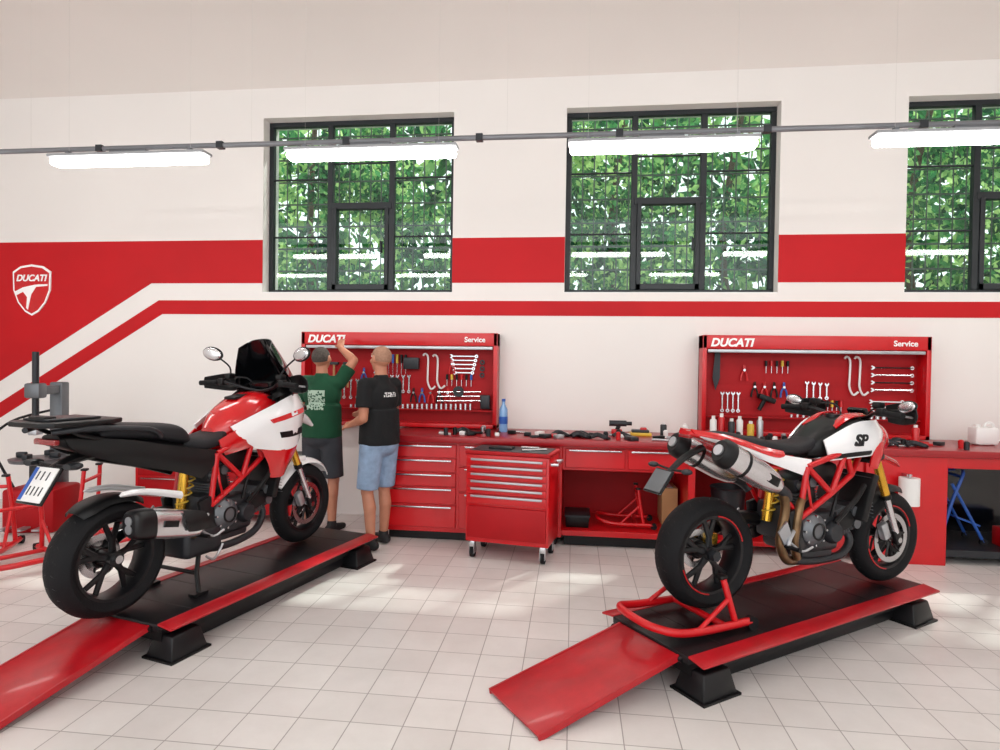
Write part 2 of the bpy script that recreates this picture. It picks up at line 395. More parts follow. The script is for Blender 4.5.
drawers(-1.68,-1.02,[(.12,.33),(.33,.49),(.49,.62),(.62,.75),(.75,.88)],BY+.03)
drawers(-1.01,-.1,[(.12,.45),(.45,.68),(.68,.88)],BY+.03)
drawers(-.06,.47,[(.70,.88)],BY+.03);drawers(.48,.98,[(.70,.88)],BY+.03)
drawers(1.92,2.42,[(.1,.4),(.4,.65),(.65,.88)],BY+.03)
b.done()
# things stored under the bench
g=grp('storage_crate',(.06,5.72,.15));b=B('shell',g);b.box((0,0,.05),(.2,.3,.1),'black',bev=.01,taper=(1.08,1.08))
b.box((0,0,.105),(.23,.34,.015),'dgrey',bev=.004);b.done()
g=grp('cardboard_box',(.9,5.95,.15));b=B('carton',g);b.box((0,0,.17),(.14,.3,.34),'card',bev=.004);b.box((0,-.0,.345),(.05,.302,.002),'white');b.done()
g=grp('waste_bin',(1.4,5.75,.12));b=B('bin',g);b.lathe([(.12,0),(.15,.4),(.16,.41),(.15,.42),(.11,.03)],(0,0,0),(0,0,1),'dgrey',24);b.done()
g=grp('paper_roll',(2.72,BY-.09,.62));b=B('roll',g);b.lathe([(.025,-.11),(.075,-.11),(.075,.11),(.025,.11)],(0,0,0),(0,0,1),'white',28,closed=True)
b.cyl((0,0,-.14),(0,0,.14),.012,'steel')
for zz in (-.13,.13):b.box((0,.043,zz),(.04,.086,.012),'steel')
b.done()
g=grp('folding_trolley',(3.32,5.8,.12));b=B('frame',g)
for yy in (-.12,.12):
    b.tube([(-.18,yy,.03),(-.10,yy,.35),(-.02,yy,.58),(.02,yy*.5,.62)],.014,'blue',8,n=4);b.tube([(.16,yy,.03),(.02,yy,.3),(-.10,yy,.52)],.013,'blue',8,n=3)
    b.cyl((-.18,yy-.012,.03),(-.18,yy+.012,.03),.03,'rubber',16);b.cyl((.16,yy-.012,.03),(.16,yy+.012,.03),.03,'rubber',16)
b.cyl((-.10,-.12,.35),(-.10,.12,.35),.012,'blue');b.cyl((-.02,-.12,.58),(-.02,.12,.58),.012,'blue');b.box((.04,0,.2),(.2,.24,.015),'blue',bev=.003,rot=(0,R(20),0))
b.done()
g=grp('parts_box',(3.75,5.65,.12));b=B('box',g);b.box((0,0,.08),(.3,.25,.16),'red',bev=.01);b.box((.3,0,.06),(.22,.22,.12),'blue',bev=.01);b.done()
# rolling tool cabinet
g=grp('rolling_tool_cabinet',(-.52,4.97,0),(0,0,R(-10)))
b=B('body',g);b.box((0,.2,.5),(.70,.38,.72),'red',bev=.01);b.box((0,.2,.875),(.72,.40,.03),'redd',bev=.01)
b.box((0,.2,.892),(.66,.34,.004),'dgrey')
b.box((-.1,.2,.9),(.2,.12,.02),'black',bev=.005);b.cyl((.1,.1,.902),(.28,.22,.902),.01,'chrome',8);b.cyl((.05,.28,.902),(.2,.3,.902),.008,'chrome',8);b.done()
b=B('drawers',g);z=.84
for h in (.06,.06,.06,.06,.06,.08):
    z-=h;b.box((0,.0,z+h/2),(.66,.02,h-.008),'red',bev=.003);b.box((0,-.016,z+h-.016),(.60,.02,.018),'alu',bev=.004)
b.box((0,0,.31),(.66,.02,.26),'redd',bev=.004);b.done()
b=B('castors',g)
for x in (-.3,.3):
    for y in (.05,.35):
        b.box((x,y,.115),(.05,.05,.05),'steel',bev=.005);b.cyl((x-.015,y+.01,.05),(x+.015,y+.01,.05),.05,'rubber')
        b.box((x-.02,y,.07),(.004,.05,.07),'steel');b.box((x+.02,y,.07),(.004,.05,.07),'steel')
b.tube([(.35,.08,.8),(.40,.08,.8),(.40,.32,.8),(.35,.32,.8)],.012,'steel',8);b.done()

# ---------------------------------------------------------------- tools
def spanner(b,x,z,L,ang,y=-.03,m='chrome'):
    X=Matrix.Translation((x,y,z))@Matrix.Rotation(ang,4,'Y');M0=b.M;b.M=X
    b.box((0,0,0),(L,.006,.014),m,bev=.002,seg=1);b.lathe([(.008,-.004),(.018,-.004),(.018,.004),(.008,.004)],(L/2,0,0),(0,1,0),m,14,closed=True)
    b.prism([(-L/2,.007),(-L/2-.02,.02),(-L/2-.035,.014),(-L/2-.02,.005),(-L/2-.02,-.005),(-L/2-.035,-.014),(-L/2-.02,-.02),(-L/2,-.007)],-.004,.004,m);b.M=M0
def driver(b,x,z,col,L=.2,y=-.035):
    b.cyl((x,y,z),(x,y,z+L*.45),.013,col,10);b.cyl((x,y,z-L*.55),(x,y,z),.004,'steel',6)
def plier(b,x,z,col,y=-.03):
    b.tube([(x-.03,y,z-.1),(x-.022,y,z-.04),(x+.004,y,z+.01),(x+.006,y,z+.05)],[.009,.009,.007,.004],col,8,n=4)
    b.tube([(x+.03,y,z-.1),(x+.022,y,z-.04),(x-.004,y,z+.01),(x-.006,y,z+.05)],[.009,.009,.007,.004],col,8,n=4);b.cyl((x,y-.012,z),(x,y+.012,z),.012,'steel',12)
def hook(b,x,z,h=.32,y=-.04):
    b.tube([(x-.05,y,z+h*.45),(x-.03,y,z+h*.5),(x,y,z+h*.4),(x+.0,y,z),(x,y,z-h*.3),(x+.035,y,z-h*.5),(x+.08,y,z-h*.42)],.010,'white',8,n=5)
def hammer(b,x,z,y=-.04):
    b.cyl((x,y,z-.16),(x,y,z+.08),.012,'card',8);b.box((x,y,z+.09),(.1,.028,.03),'dgrey',bev=.005)
def board(x0,kind):
    g=grp('tool_board',(x0,6.1,0));W=2.03;z0,z1=.96,1.91
    b=B('cabinet',g)
    b.box((W/2,.17,(z0+z1)/2),(W,.03,z1-z0),'redd');b.box((W/2,.09,z1-.065),(W,.2,.13),'red',bev=.006)
    b.box((.02,.09,(z0+z1)/2),(.04,.2,z1-z0),'red',bev=.004);b.box((W-.02,.09,(z0+z1)/2),(.04,.2,z1-z0),'red',bev=.004)
    b.box((W/2,.09,z0+.02),(W,.2,.04),'red',bev=.004)
    b.box((W/2,.01,z1-.15),(W-.1,.035,.03),'alu',bev=.004)
    for i in range(4):b.box((W/2,.152,1.15+i*.15),(W-.12,.006,.006),'redd')
    b.box((W/2,.10,1.13),(W-.1,.1,.012),'redd')
    b.done()
    text('lettering_left','DUCATI',(.07,-.014,z1-.105),.105,'whpaint',g,shear=.25,bold=.004)
    text('lettering_right','Service',(W-.33,-.014,z1-.09),.072,'whpaint',g,bold=.0015)
    t=B('hand_tools',g,(0,.16,0))
    if kind==1:
        for i in range(6):driver(t,.84+i*.045,1.60,('black','red','blue','yellow','black','black')[i])
        t.box((1.13,-.05,1.6),(.16,.06,.12),'dgrey',bev=.006)
        hook(t,1.30,1.52,.36);hook(t,1.40,1.52,.34)
        for i in range(5):spanner(t,1.68,1.68-i*.042,.24-i*.02,0)
        t.lathe([(.02,-.01),(.055,-.01),(.055,.02),(.02,.02)],(1.62,-.04,1.32),(0,1,0),'dgrey',20,closed=True)
        for i in range(3):t.cyl((1.40+i*.0,-.04,1.22+i*.045),(1.85,-.04,1.23+i*.045),.008,'chrome',8)
        plier(t,1.55,1.60,'red');plier(t,.62,1.5,'blue');plier(t,.74,1.5,'red');hammer(t,.45,1.5);hammer(t,.3,1.5)
        for i in range(7):spanner(t,.2+i*.07,1.32,.16,R(90))
        for i in range(5):spanner(t,.86+i*.06,1.38,.14,R(90));plier(t,1.15+i*.09,1.30,('black','blue','red','black','red')[i])
        for i in range(6):driver(t,1.50+i*.05,1.44,('black','yellow','black','red','black','blue')[i],.12)
        for i in range(3):t.lathe([(.012,-.006),(.026,-.006),(.026,.006),(.012,.006)],(1.86+.0*i,-.03,1.62-i*.065),(0,1,0),'dgrey',16,closed=True)
        t.box((1.9,-.06,1.22),(.1,.05,.14),'dgrey',bev=.01)
        for i in range(26):t.cyl((.5+i*.05,-.07,1.137),(.5+i*.05,-.07,1.17+.0012*i),.013,'chrome',10)
    else:
        t.prism([(.14,1.74),(.19,1.74),(.19,1.5),(.15,1.38),(.12,1.5)],-.05,-.04,'dgrey');t.cyl((.16,-.045,1.74),(.16,-.045,1.80),.02,'black')
        hook(t,1.38,1.54,.36);hook(t,1.47,1.54,.36);plier(t,.42,1.58,'red')
        for i in range(4):
            spanner(t,1.76,1.62-i*.07,.33,0,-.05);t.cyl((1.60,-.05,1.62-i*.07),(1.92,-.05,1.62-i*.07),.011 if i%2 else .007,'chrome' if i%2 else 'black',8)
        for i in range(4):plier(t,.52+i*.09,1.42,('black','red','black','blue')[i])
        for i in range(4):spanner(t,1.0+i*.06,1.38,.14-i*.01,R(90))
        for i in range(5):driver(t,.62+i*.05,1.62,('black','red','black','yellow','black')[i],.12)
        for i in range(3):spanner(t,1.72,1.30-i*.05,.26-i*.03,0,-.04)
        t.box((.62,-.08,1.31),(.16,.07,.05),'black',bev=.01,rot=(0,R(20),0));t.cyl((.55,-.08,1.2),(.6,-.08,1.3),.02,'black')
        for i in range(18):t.cyl((.85+i*.055,-.07,1.137),(.85+i*.055,-.07,1.165+.002*i),.012+.0005*i,'chrome',10)
        for i in range(5):driver(t,1.15+i*.04,1.24,('red','black','yellow','black','red')[i],.14)
        for i in range(4):spanner(t,.22+i*.05,1.26,.15,R(90))
    t.done()
board(-2.775,1);board(1.225,2)
# things on the bench
BZ=.95
def can(x,y,col,h=.2,r=.03,name='spray_can'):
    g=grp(name,(x,y,BZ));b=B('can',g);b.lathe([(r,0),(r,h*.8),(r*.8,h*.86),(r*.35,h*.88),(r*.35,h),(.001,h)],(0,0,0),(0,0,1),col,18);b.cyl((0,0,h*.86),(0,0,h*1.02),r*.55,'white',12);b.done()
g=grp('water_bottle',(-.66,5.95,BZ));b=B('bottle',g);b.lathe([(.038,0),(.042,.02),(.04,.1),(.042,.16),(.04,.22),(.016,.27),(.016,.3),(.001,.3)],(0,0,0),(0,0,1),mat('bottle_pet','#7ea9d8',.1,coat=.5),20)
b.cyl((0,0,.295),(0,0,.32),.018,'blue',12);b.lathe([(.043,.08),(.043,.15),(.041,.15),(.041,.08)],(0,0,0),(0,0,1),'blue',20,closed=True);b.done()
for x,y,c,h in ((1.30,5.93,'white',.2),(1.38,5.96,'red',.22),(1.46,5.92,'dgrey',.18),(1.54,5.95,'white',.2),(1.63,5.92,'yellow',.16),(1.72,5.95,'alu',.2),(.85,5.93,'dgrey',.13),(1.05,5.95,'white',.12),(3.05,5.93,'red',.16)):can(x,y,c,h)
g=grp('cordless_drill',(.42,5.95,BZ));b=B('drill',g);b.box((0,0,.03),(.1,.07,.05),'red',bev=.01);b.cyl((0,0,.04),(.02,0,.09),.02,'black');b.cyl((-.07,0,.11),(.09,0,.11),.028,'dgrey');b.cyl((.09,0,.11),(.14,0,.11),.018,'blackm');b.done()
g=grp('parts_tray',(.64,5.96,BZ));b=B('tray',g);b.box((0,0,.015),(.2,.15,.03),'yellow',bev=.008);b.box((0,0,.04),(.16,.1,.03),'dgrey',bev=.01);b.box((.03,.01,.06),(.06,.06,.03),'red',bev=.01);b.done()
g=grp('bench_clutter',(0,0,BZ));b=B('tools',g)
for i in range(115):
    x=random.uniform(-1.2,3.3);y=random.uniform(5.5,5.84)
    k=random.random();c=random.choice(['dgrey','black','steel','alu','red','white','black','dgrey'])
    if k<.35:b.box((x,y,.018),(random.uniform(.05,.14),random.uniform(.04,.08),random.uniform(.03,.036)),c,rot=(0,0,random.uniform(0,3)),bev=.005)
    elif k<.6:
        a=random.uniform(0,3);b.cyl((x,y,.012),(x+.17*math.cos(a),y+.08*math.sin(a),.012),.011,c,8)
    elif k<.85:b.lathe([(.02,0),(.022,.06),(.012,.07)],(x,y,0),(0,0,1),c,12)
    else:b.tube([(x,y,.018),(x+.06,y+.03,.04),(x+.13,y-.02,.022),(x+.17,y+.02,.012)],[.016,.022,.018,.01],'dgrey',8,n=4)
b.done()
g=grp('plastic_canister',(3.62,5.95,BZ));b=B('canister',g);b.box((0,0,.08),(.2,.14,.16),'white',bev=.03);b.cyl((-.05,0,.15),(-.05,0,.18),.025,'white');b.tube([(.0,0,.14),(.02,0,.19),(.07,0,.19),(.09,0,.14)],.012,'white',8,n=3);b.done()

# ---------------------------------------------------------------- motorcycle lift
def lift(loc,ang,L):
    g=grp('motorcycle_lift',loc,(0,0,ang))
    b=B('platform',g);b.box((L/2,0,.18),(L,.56,.04),'mat',bev=.006)
    b.box((L/2,0,.13),(L-.06,.54,.07),'black');b.box((L/2+.05,0,.05),(L*.84,.46,.09),'blackm',bev=.01)
    for i in range(6):b.box((L*.12+i*L*.15,0,.2005),(.012,.5,.001),'black')
    b.done()
    b=B('side_flanges',g)
    for sy in (-1,1):
        b.box((L/2,sy*.325,.192),(L,.10,.012),'ramp',rot=(-sy*R(9),0,0),bev=.003)
    b.done()
    b=B('feet',g)
    for x in (.13,L-.16):
        for sy in (-1,1):
            b.box((x,sy*.27,.065),(.24,.2,.13),'blackm',bev=.01,taper=(.75,.7));b.box((x,sy*.27,.006),(.26,.22,.012),'black')
    b.done()
    b=B('ramp',g);a=math.atan2(.165,.82);Lr=math.hypot(.165,.82)
    b.box((-.41,0,.098),(Lr,.44,.014),'ramp',rot=(0,-a,0),bev=.003)
    for sy in (-1,1):b.box((-.41,sy*.215,.092),(Lr,.012,.03),'ramp',rot=(0,-a,0))
    b.cyl((0,-.24,.17),(0,.24,.17),.014,'blackm');b.done()
    return g
lift(S(.79,3.21),R(29.8)+TH,2.15)
l1=V((-1.70,3.215))+V((-.928,.374))*.375
lift(S(l1.x,l1.y),R(68.1)+TH,1.95)

# ---------------------------------------------------------------- motorcycles
def wheel(name,g,x,z,RR,w,rim,accent=None,discs=(),yo=0):
    b=B(name,g,(x,yo,z));k=w/2;i=RR-.095
    b.lathe([(i-.002,-k*.72),(i+.02,-k*.93),(i+.045,-k),(i+.068,-k*.88),(i+.085,-k*.55),(RR,0),(i+.085,k*.55),(i+.068,k*.88),(i+.045,k),(i+.02,k*.93),(i-.002,k*.72)],(0,0,0),(0,1,0),'rubber',56,closed=True)
    for s_ in (-1,1):
        for a in range(28):
            t=a*2*math.pi/28;c,d=math.cos(t),math.sin(t);c2,d2=math.cos(t+.09),math.sin(t+.09)
            b.tube([((RR-.006)*c,s_*k*.2,(RR-.006)*d),((RR-.018)*c2,s_*k*.6,(RR-.018)*d2)],.005,'black',4)
    b.lathe([(i+.004,-k*.74),(i+.006,-k*.78),(i-.012,-k*.76),(i-.022,-k*.5),(i-.03,0),(i-.022,k*.5),(i-.012,k*.76),(i+.006,k*.78),(i+.004,k*.74)],(0,0,0),(0,1,0),rim,56,closed=True)
    if accent:
        for s_ in (-1,1):
            for a0 in (0.3,3.44):
                P=[((i+.001)*math.cos(a0+u*.13),s_*k*.80,(i+.001)*math.sin(a0+u*.13)) for u in range(10)];b.tube(P,.004,accent,6)
    b.cyl((0,-k*.75,0),(0,k*.75,0),.042,rim,24);b.cyl((0,-k*.95,0),(0,k*.95,0),.022,'steel',16)
    for a in range(5):
        t=a*2*math.pi/5+.3
        for dt in (-.2,.2):
            c0,s0=math.cos(t),math.sin(t);c1,s1=math.cos(t+dt),math.sin(t+dt)
            b.tube([(.03*c0,-k*.35,.03*s0),(.09*c0,-k*.3,.09*s0),((i-.02)*c1,-k*.2,(i-.02)*s1)],[.018,.014,.012],rim,8,sq=1.3)
    for yy,r in discs:
        b.lathe([(r-.035,-.003),(r,-.003),(r,.003),(r-.035,.003)],(0,yy,0),(0,1,0),'steel',40,closed=True)
        for a in range(6):
            t=a*math.pi/3;b.tube([(.035*math.cos(t),yy,.035*math.sin(t)),((r-.03)*math.cos(t+.2),yy,(r-.03)*math.sin(t+.2))],.007,'blackm',6)
    return b.done()
def engine(g,big=0):
    b=B('engine',g)
    b.box((.74,0,.40),(.38,.26,.24),'dgrey',bev=.04,seg=3);b.box((.78,0,.28),(.26,.2,.08),'dgrey',bev=.02)
    b.box((.56,0,.46),(.14,.24,.22),'dgrey',bev=.03)
    b.lathe([(.001,-.055),(.05,-.055),(.06,-.045),(.085,-.035),(.095,-.02),(.1,.02)],(.66,-.14,.43),(0,1,0),'grey',32)
    b.lathe([(.04,-.062),(.05,-.062),(.05,-.05),(.04,-.05)],(.66,-.14,.43),(0,1,0),'black',24,closed=True)
    for a in range(8):b.cyl((.66+.085*math.cos(a*.785),-.185,.43+.085*math.sin(a*.785)),(.66+.085*math.cos(a*.785),-.16,.43+.085*math.sin(a*.785)),.007,'steel',8)
    b.lathe([(.001,-.04),(.05,-.04),(.065,-.02),(.07,.02)],(.85,-.13,.40),(0,1,0),'dgrey',28)
    for o,an in (((.70,0,.50),R(-15)),((.88,0,.42),R(75))):
        X=Matrix.Translation(o)@Matrix.Rotation(an,4,'Y');b.M=X
        for i in range(7):b.box((0,0,.04+i*.018),(.17,.2,.008),'grey',bev=.002,seg=1)
        b.box((0,0,.1),(.14,.16,.16),'dgrey',bev=.01);b.box((0,0,.20),(.17,.2,.09),'dgrey',bev=.02);b.box((0,-.105,.13),(.10,.03,.22),'black',bev=.012)
        b.cyl((-.04,-.125,.2),(-.04,-.095,.2),.03,'grey');b.cyl((.04,-.125,.2),(.04,-.095,.2),.03,'grey');b.M=None
    b.box((1.12,0,.60),(.05,.36,.30),'black',rot=(0,R(18),0),bev=.01)
    for i in range(12):b.box((1.145-.003*i+.02,0,.48+i*.022),(.01,.33,.004),'grey',rot=(0,R(18),0))
    b.tube([(1.08,-.16,.68),(1.0,-.17,.60),(.93,-.15,.52),(.85,-.15,.46)],.016,'black',8,n=4)
    b.tube([(.9,-.12,.66),(.82,-.17,.6),(.8,-.16,.5)],.01,'black',6,n=4);b.tube([(.62,-.13,.75),(.6,-.17,.65),(.64,-.16,.55)],.008,'red',6,n=4)
    b.box((.80,0,.74),(.26,.2,.14),'black',bev=.03)
    b.done()
def trellis(g,m='red',dz=0,dx=0):
    b=B('trellis_frame',g)
    for s_ in (-1,1):
        H1=(1.17+dx,s_*.04,.99+dz);H2=(1.20+dx,s_*.045,.88+dz);T1=(.92,s_*.15,.89+dz*.5);T2=(.60,s_*.15,.80+dz*.3);B1=(1.0,s_*.13,.74);B2=(.80,s_*.155,.64);B3=(.55,s_*.15,.50)
        for a,c in ((H1,T1),(T1,T2),(H2,B1),(B1,B2),(B2,B3),(T1,B1),(T1,B2),(T2,B2),(T2,B3),(H2,T1)):b.cyl(a,c,.0175,m,10)
        b.box((.53,s_*.15,.44),(.1,.03,.24),'blackm',bev=.01,rot=(0,R(-15),0))
    b.done()
def swing(g,WB):
    b=B('swingarm',g)
    b.tube([(.54,.11,.44),(.40,.14,.45),(.2,.15,.40),(.02,.14,.31)],[.05,.055,.05,.05],'blackm',12,n=5,sq=.8)
    b.cyl((.54,-.13,.44),(.54,.13,.44),.035,'blackm');b.cyl((0,.05,.31),(0,.19,.31),.055,'blackm')
    b.cyl((.46,0,.46),(.50,0,.78),.03,'gold');b.tube([(.47+.0035*i/2+.038*math.cos(i*.9),.038*math.sin(i*.9),.5+i*.006) for i in range(40)],.006,'yellow',5)
    b.tube([(.50,.12,.47),(.0,.12,.385)],.006,'steel',6);b.tube([(.50,.12,.40),(.0,.12,.235)],.006,'steel',6);b.lathe([(.05,-.003),(.085,-.003),(.085,.003),(.05,.003)],(0,.12,.31),(0,1,0),'steel',28,closed=True)
    b.done()
def pegs(g):
    b=B('footrests',g)
    for s_ in (-1,1):
        b.tube([(.52,s_*.16,.46),(.44,s_*.19,.40),(.42,s_*.2,.36)],.012,'alu',8);b.cyl((.42,s_*.18,.36),(.42,s_*.28,.36),.012,'black')
        b.prism([(.36,.44),(.42,.50),(.47,.40),(.42,.35)],s_*.175,s_*.185,'alu')
        b.tube([(.44,s_*.2,.38),(.52,s_*.21,.33),(.60,s_*.21,.35)],.007,'alu',6,n=3)
    b.done()
def fork(g,top,axle,upm,y=.10):
    b=B('front_fork',g);T=V(top);A=V(axle);d=(A-T)
    for s_ in (-1,1):
        o=V((0,s_*y,0));b.cyl(T-d*.03+o,T+d*.58+o,.027,upm,18);b.cyl(T+d*.56+o,T+d*.60+o,.031,'black',18);b.cyl(T+d*.55+o,T+d*.93+o,.021,'chrome',16)
        b.box(A-d*.03+o,(.06,.035,.10),'blackm',bev=.012,rot=(0,-math.atan2(d.x,-d.z),0))
        b.box(A+V((-.11,s_*y*.82,.06)),(.06,.045,.11),'red' if upm!='gold' else 'alu',bev=.012,rot=(0,R(-25),0))
    for k in (.02,.22):
        c=T+d*k;b.box(c,(.10,y*2+.06,.035),'blackm',bev=.01,rot=(0,-math.atan2(d.x,-d.z),0))
    b.cyl((A.x,-y-.02,A.z),(A.x,y+.02,A.z),.018,'steel');b.done()
def fender(b,cx,cz,r,a0,a1,w,m):
    rows=[]
    for i in range(7):
        a=R(a0+(a1-a0)*i/6);ww=w*(1 if 0<i<6 else .7)
        rows.append([(cx+(r-.03)*math.cos(a),-ww,cz+(r-.03)*math.sin(a)),(cx+r*math.cos(a),-ww*.6,cz+r*math.sin(a)),(cx+(r+.008)*math.cos(a),0,cz+(r+.008)*math.sin(a)),(cx+r*math.cos(a),ww*.6,cz+r*math.sin(a)),(cx+(r-.03)*math.cos(a),ww,cz+(r-.03)*math.sin(a))])
    b.sheet(rows,m,.005,3)
def bars(g,x,z,w,guard,mirz,ms=1.0):
    b=B('handlebar',g)
    b.tube([(x-.06,-w,z),(x-.02,-w*.6,z+.01),(x+.04,-w*.3,z-.03),(x+.05,0,z-.05),(x+.04,w*.3,z-.03),(x-.02,w*.6,z+.01),(x-.06,w,z)],.012,'blackm',10,n=5)
    for s_ in (-1,1):
        b.cyl((x-.065,s_*(w+.01),z-.001),(x-.035,s_*(w-.12),z+.005),.018,'rubber',12)
        b.box((x-.02,s_*(w-.15),z+.01),(.05,.05,.05),'black',bev=.01);b.box((x+.01,s_*(w-.19),z+.05),(.06,.05,.04),'black',bev=.01)
        b.tube([(x+.01,s_*(w-.15),z),(x+.04,s_*(w-.08),z-.005),(x+.02,s_*(w+.01),z-.01)],.006,'alu',6,n=3)
        if guard:b.sheet([[(x+.09,s_*(w-.2),z+.05),(x+.10,s_*(w-.1),z+.07),(x+.0,s_*(w+.04),z+.04)],[(x+.10,s_*(w-.2),z),(x+.12,s_*(w-.1),z),(x+.0,s_*(w+.05),z)],[(x+.09,s_*(w-.18),z-.05),(x+.10,s_*(w-.1),z-.06),(x+.0,s_*(w+.04),z-.04)]],'black',.006)
        b.tube([(x+.0,s_*(w-.2),z+.03),(x+.03,s_*(w-.17),z+mirz*.6),(x+.02,s_*(w-.06),z+mirz)],.006,'black',6,n=4)
        b.ell((x+.02,s_*(w-.02),z+mirz+.02),(.022*ms,.085*ms,.05*ms),'black',rot=(s_*R(12),0,s_*R(10)));b.ell((x+.008,s_*(w-.02),z+mirz+.02),(.015*ms,.075*ms,.042*ms),'chrome',rot=(s_*R(12),0,s_*R(10)))
    b.tube([(x+.03,-w+.2,z+.04),(x+.1,-.1,z+.0),(x+.12,0,z-.15)],.006,'black',6,n=4);b.tube([(x+.03,w-.2,z+.04),(x+.1,.12,z+.02),(x+.1,.05,z-.2)],.006,'black',6,n=4)
    b.done()
    return

def bike_touring(loc,ang):
    g=grp('touring_motorcycle',loc,(0,0,ang));WB=1.56
    wheel('wheel_rear',g,0,.318,.315,.19,'blackm',None,((.07,.12),))
    wheel('wheel_front',g,WB,.308,.305,.125,'blackm',None,((-.055,.16),(.055,.16)))
    engine(g);trellis(g,'red',.07,.02);swing(g,WB);pegs(g);fork(g,(1.20,0,1.06),(WB,0,.305),'gold')
    b=B('exhaust',g)
    b.tube([(1.06,-.02,.44),(1.10,-.05,.34),(1.0,-.08,.24),(.8,-.1,.21),(.6,-.1,.22),(.5,-.12,.28)],.024,'dgrey',12,n=5)
    b.box((.50,-.05,.30),(.28,.24,.18),'dgrey',bev=.04,seg=3)
    b.tube([(.42,-.15,.36),(.36,-.19,.42),(.30,-.21,.45)],.035,'bronze',14,n=4)
    b.sloft([(.40,.44,.05,.055,-.22),(.34,.45,.065,.08,-.22),(.12,.50,.066,.084,-.23),(.05,.515,.062,.078,-.235)],'chrome',24,3,4)
    b.sloft([(.06,.515,.068,.086,-.235),(-.03,.53,.064,.078,-.24),(-.06,.535,.049,.06,-.24)],'blackm',24,3,3);b.cyl((-.065,-.24,.555),(-.02,-.24,.555),.024,'alu');b.cyl((-.065,-.24,.51),(-.02,-.24,.51),.024,'alu')
    b.sheet([[(.40,-.295,.42),(.32,-.30,.42),(.26,-.30,.43)],[(.40,-.305,.47),(.32,-.31,.48),(.24,-.31,.49)],[(.38,-.29,.52),(.31,-.29,.54),(.24,-.28,.55)]],'black',.006)
    b.box((.15,-.3,.50),(.09,.006,.035),'black',rot=(0,R(12),0));b.done()
    b=B('bodywork',g)
    b.sloft([(.66,.90,.06,.07),(.76,.95,.13,.13),(.90,1.0,.17,.16),(1.05,1.04,.18,.15),(1.18,1.05,.13,.1),(1.24,1.05,.07,.05)],'redbike',24,2.6)
    b.box((.95,0,1.165),(.22,.10,.02),'black',bev=.008,rot=(0,R(-8),0))
    for s_ in (-1,1):
        # upper white side fairing and lower red panel
        b.sheet([[(.70,s_*.155,.98),(.98,s_*.23,1.10),(1.2,s_*.23,1.17),(1.42,s_*.10,1.13)],[(.76,s_*.185,.90),(1.02,s_*.275,1.0),(1.24,s_*.26,1.04),(1.50,s_*.08,1.02)],[(.90,s_*.18,.82),(1.08,s_*.25,.79),(1.24,s_*.235,.82),(1.42,s_*.09,.92)]],'whbike',.01)
        b.sheet([[(.94,s_*.18,.81),(1.08,s_*.252,.795),(1.24,s_*.232,.82)],[(1.0,s_*.19,.70),(1.10,s_*.24,.70),(1.22,s_*.21,.73)],[(1.04,s_*.17,.60),(1.12,s_*.20,.60),(1.20,s_*.17,.64)]],'redbike',.01)
        b.sheet([[(.62,s_*.14,.90),(.76,s_*.18,.97),(.86,s_*.2,.99)],[(.64,s_*.15,.84),(.76,s_*.185,.88),(.88,s_*.2,.90)],[(.68,s_*.13,.80),(.78,s_*.16,.82),(.88,s_*.17,.84)]],'redbike',.01)
        b.sheet([[(.94,s_*.262,1.01),(1.1,s_*.280,1.045),(1.26,s_*.262,1.075)],[(.96,s_*.270,.985),(1.1,s_*.286,1.01),(1.26,s_*.266,1.04)]],'redbike',.012)
        b.sheet([[(1.02,s_*.270,.92),(1.14,s_*.272,.925),(1.26,s_*.250,.94)],[(1.04,s_*.266,.88),(1.14,s_*.268,.88),(1.26,s_*.246,.89)]],'black',.016)
        # inner cockpit panels
        b.sheet([[(1.02,s_*.20,1.13),(1.12,s_*.21,1.17),(1.24,s_*.18,1.20)],[(1.06,s_*.17,1.17),(1.14,s_*.17,1.22),(1.24,s_*.15,1.26)]],'black',.01)
        # tail sides
        b.sheet([[(-.28,s_*.07,1.0),(.0,s_*.13,.97),(.3,s_*.15,.90),(.6,s_*.14,.84)],[(-.26,s_*.08,.96),(.0,s_*.14,.90),(.3,s_*.16,.82),(.58,s_*.15,.76)],[(-.2,s_*.07,.92),(.0,s_*.12,.84),(.28,s_*.14,.76),(.5,s_*.13,.68)]],'black',.012)
        b.tube([(-.36,s_*.10,1.04),(-.2,s_*.17,1.05),(.1,s_*.18,1.02),(.2,s_*.15,.97)],.015,'dgrey',10,n=4)
        b.sloft([(1.36,1.05,.03,.025,s_*.09),(1.42,1.06,.05,.035,s_*.09),(1.47,1.05,.04,.028,s_*.085)],'dark',16,2.4,3)
        b.sheet([[(-.02,s_*.13,.69),(.12,s_*.14,.685),(.34,s_*.15,.63)],[(-.04,s_*.14,.675),(.12,s_*.15,.67),(.34,s_*.16,.61)],[(-.01,s_*.13,.665),(.12,s_*.14,.655),(.34,s_*.15,.59)]],'whbike',.008)
    b.sloft([(1.20,1.04,.16,.10),(1.36,1.03,.13,.08),(1.48,1.0,.08,.05),(1.60,.95,.045,.03),(1.68,.90,.02,.012)],'whbike',20,2.2)
    b.sloft([(-.30,.99,.07,.03),(-.1,.95,.11,.06),(.2,.88,.13,.08),(.5,.82,.12,.07)],'black',20,2.6)
    b.box((-.32,0,.985),(.03,.16,.03),'lens',bev=.008)
    fender(b,WB,.305,.345,35,150,.075,'whbike');fender(b,0,.315,.345,60,125,.10,'black');b.box((WB-.06,0,.66),(.10,.12,.04),'whbike',bev=.01)
    b.done()
    b=B('seat',g);b.sloft([(.40,.90,.10,.05),(.48,.885,.14,.05),(.62,.89,.14,.045),(.76,.93,.09,.05),(.82,.97,.06,.03)],'seat',24,2.8)
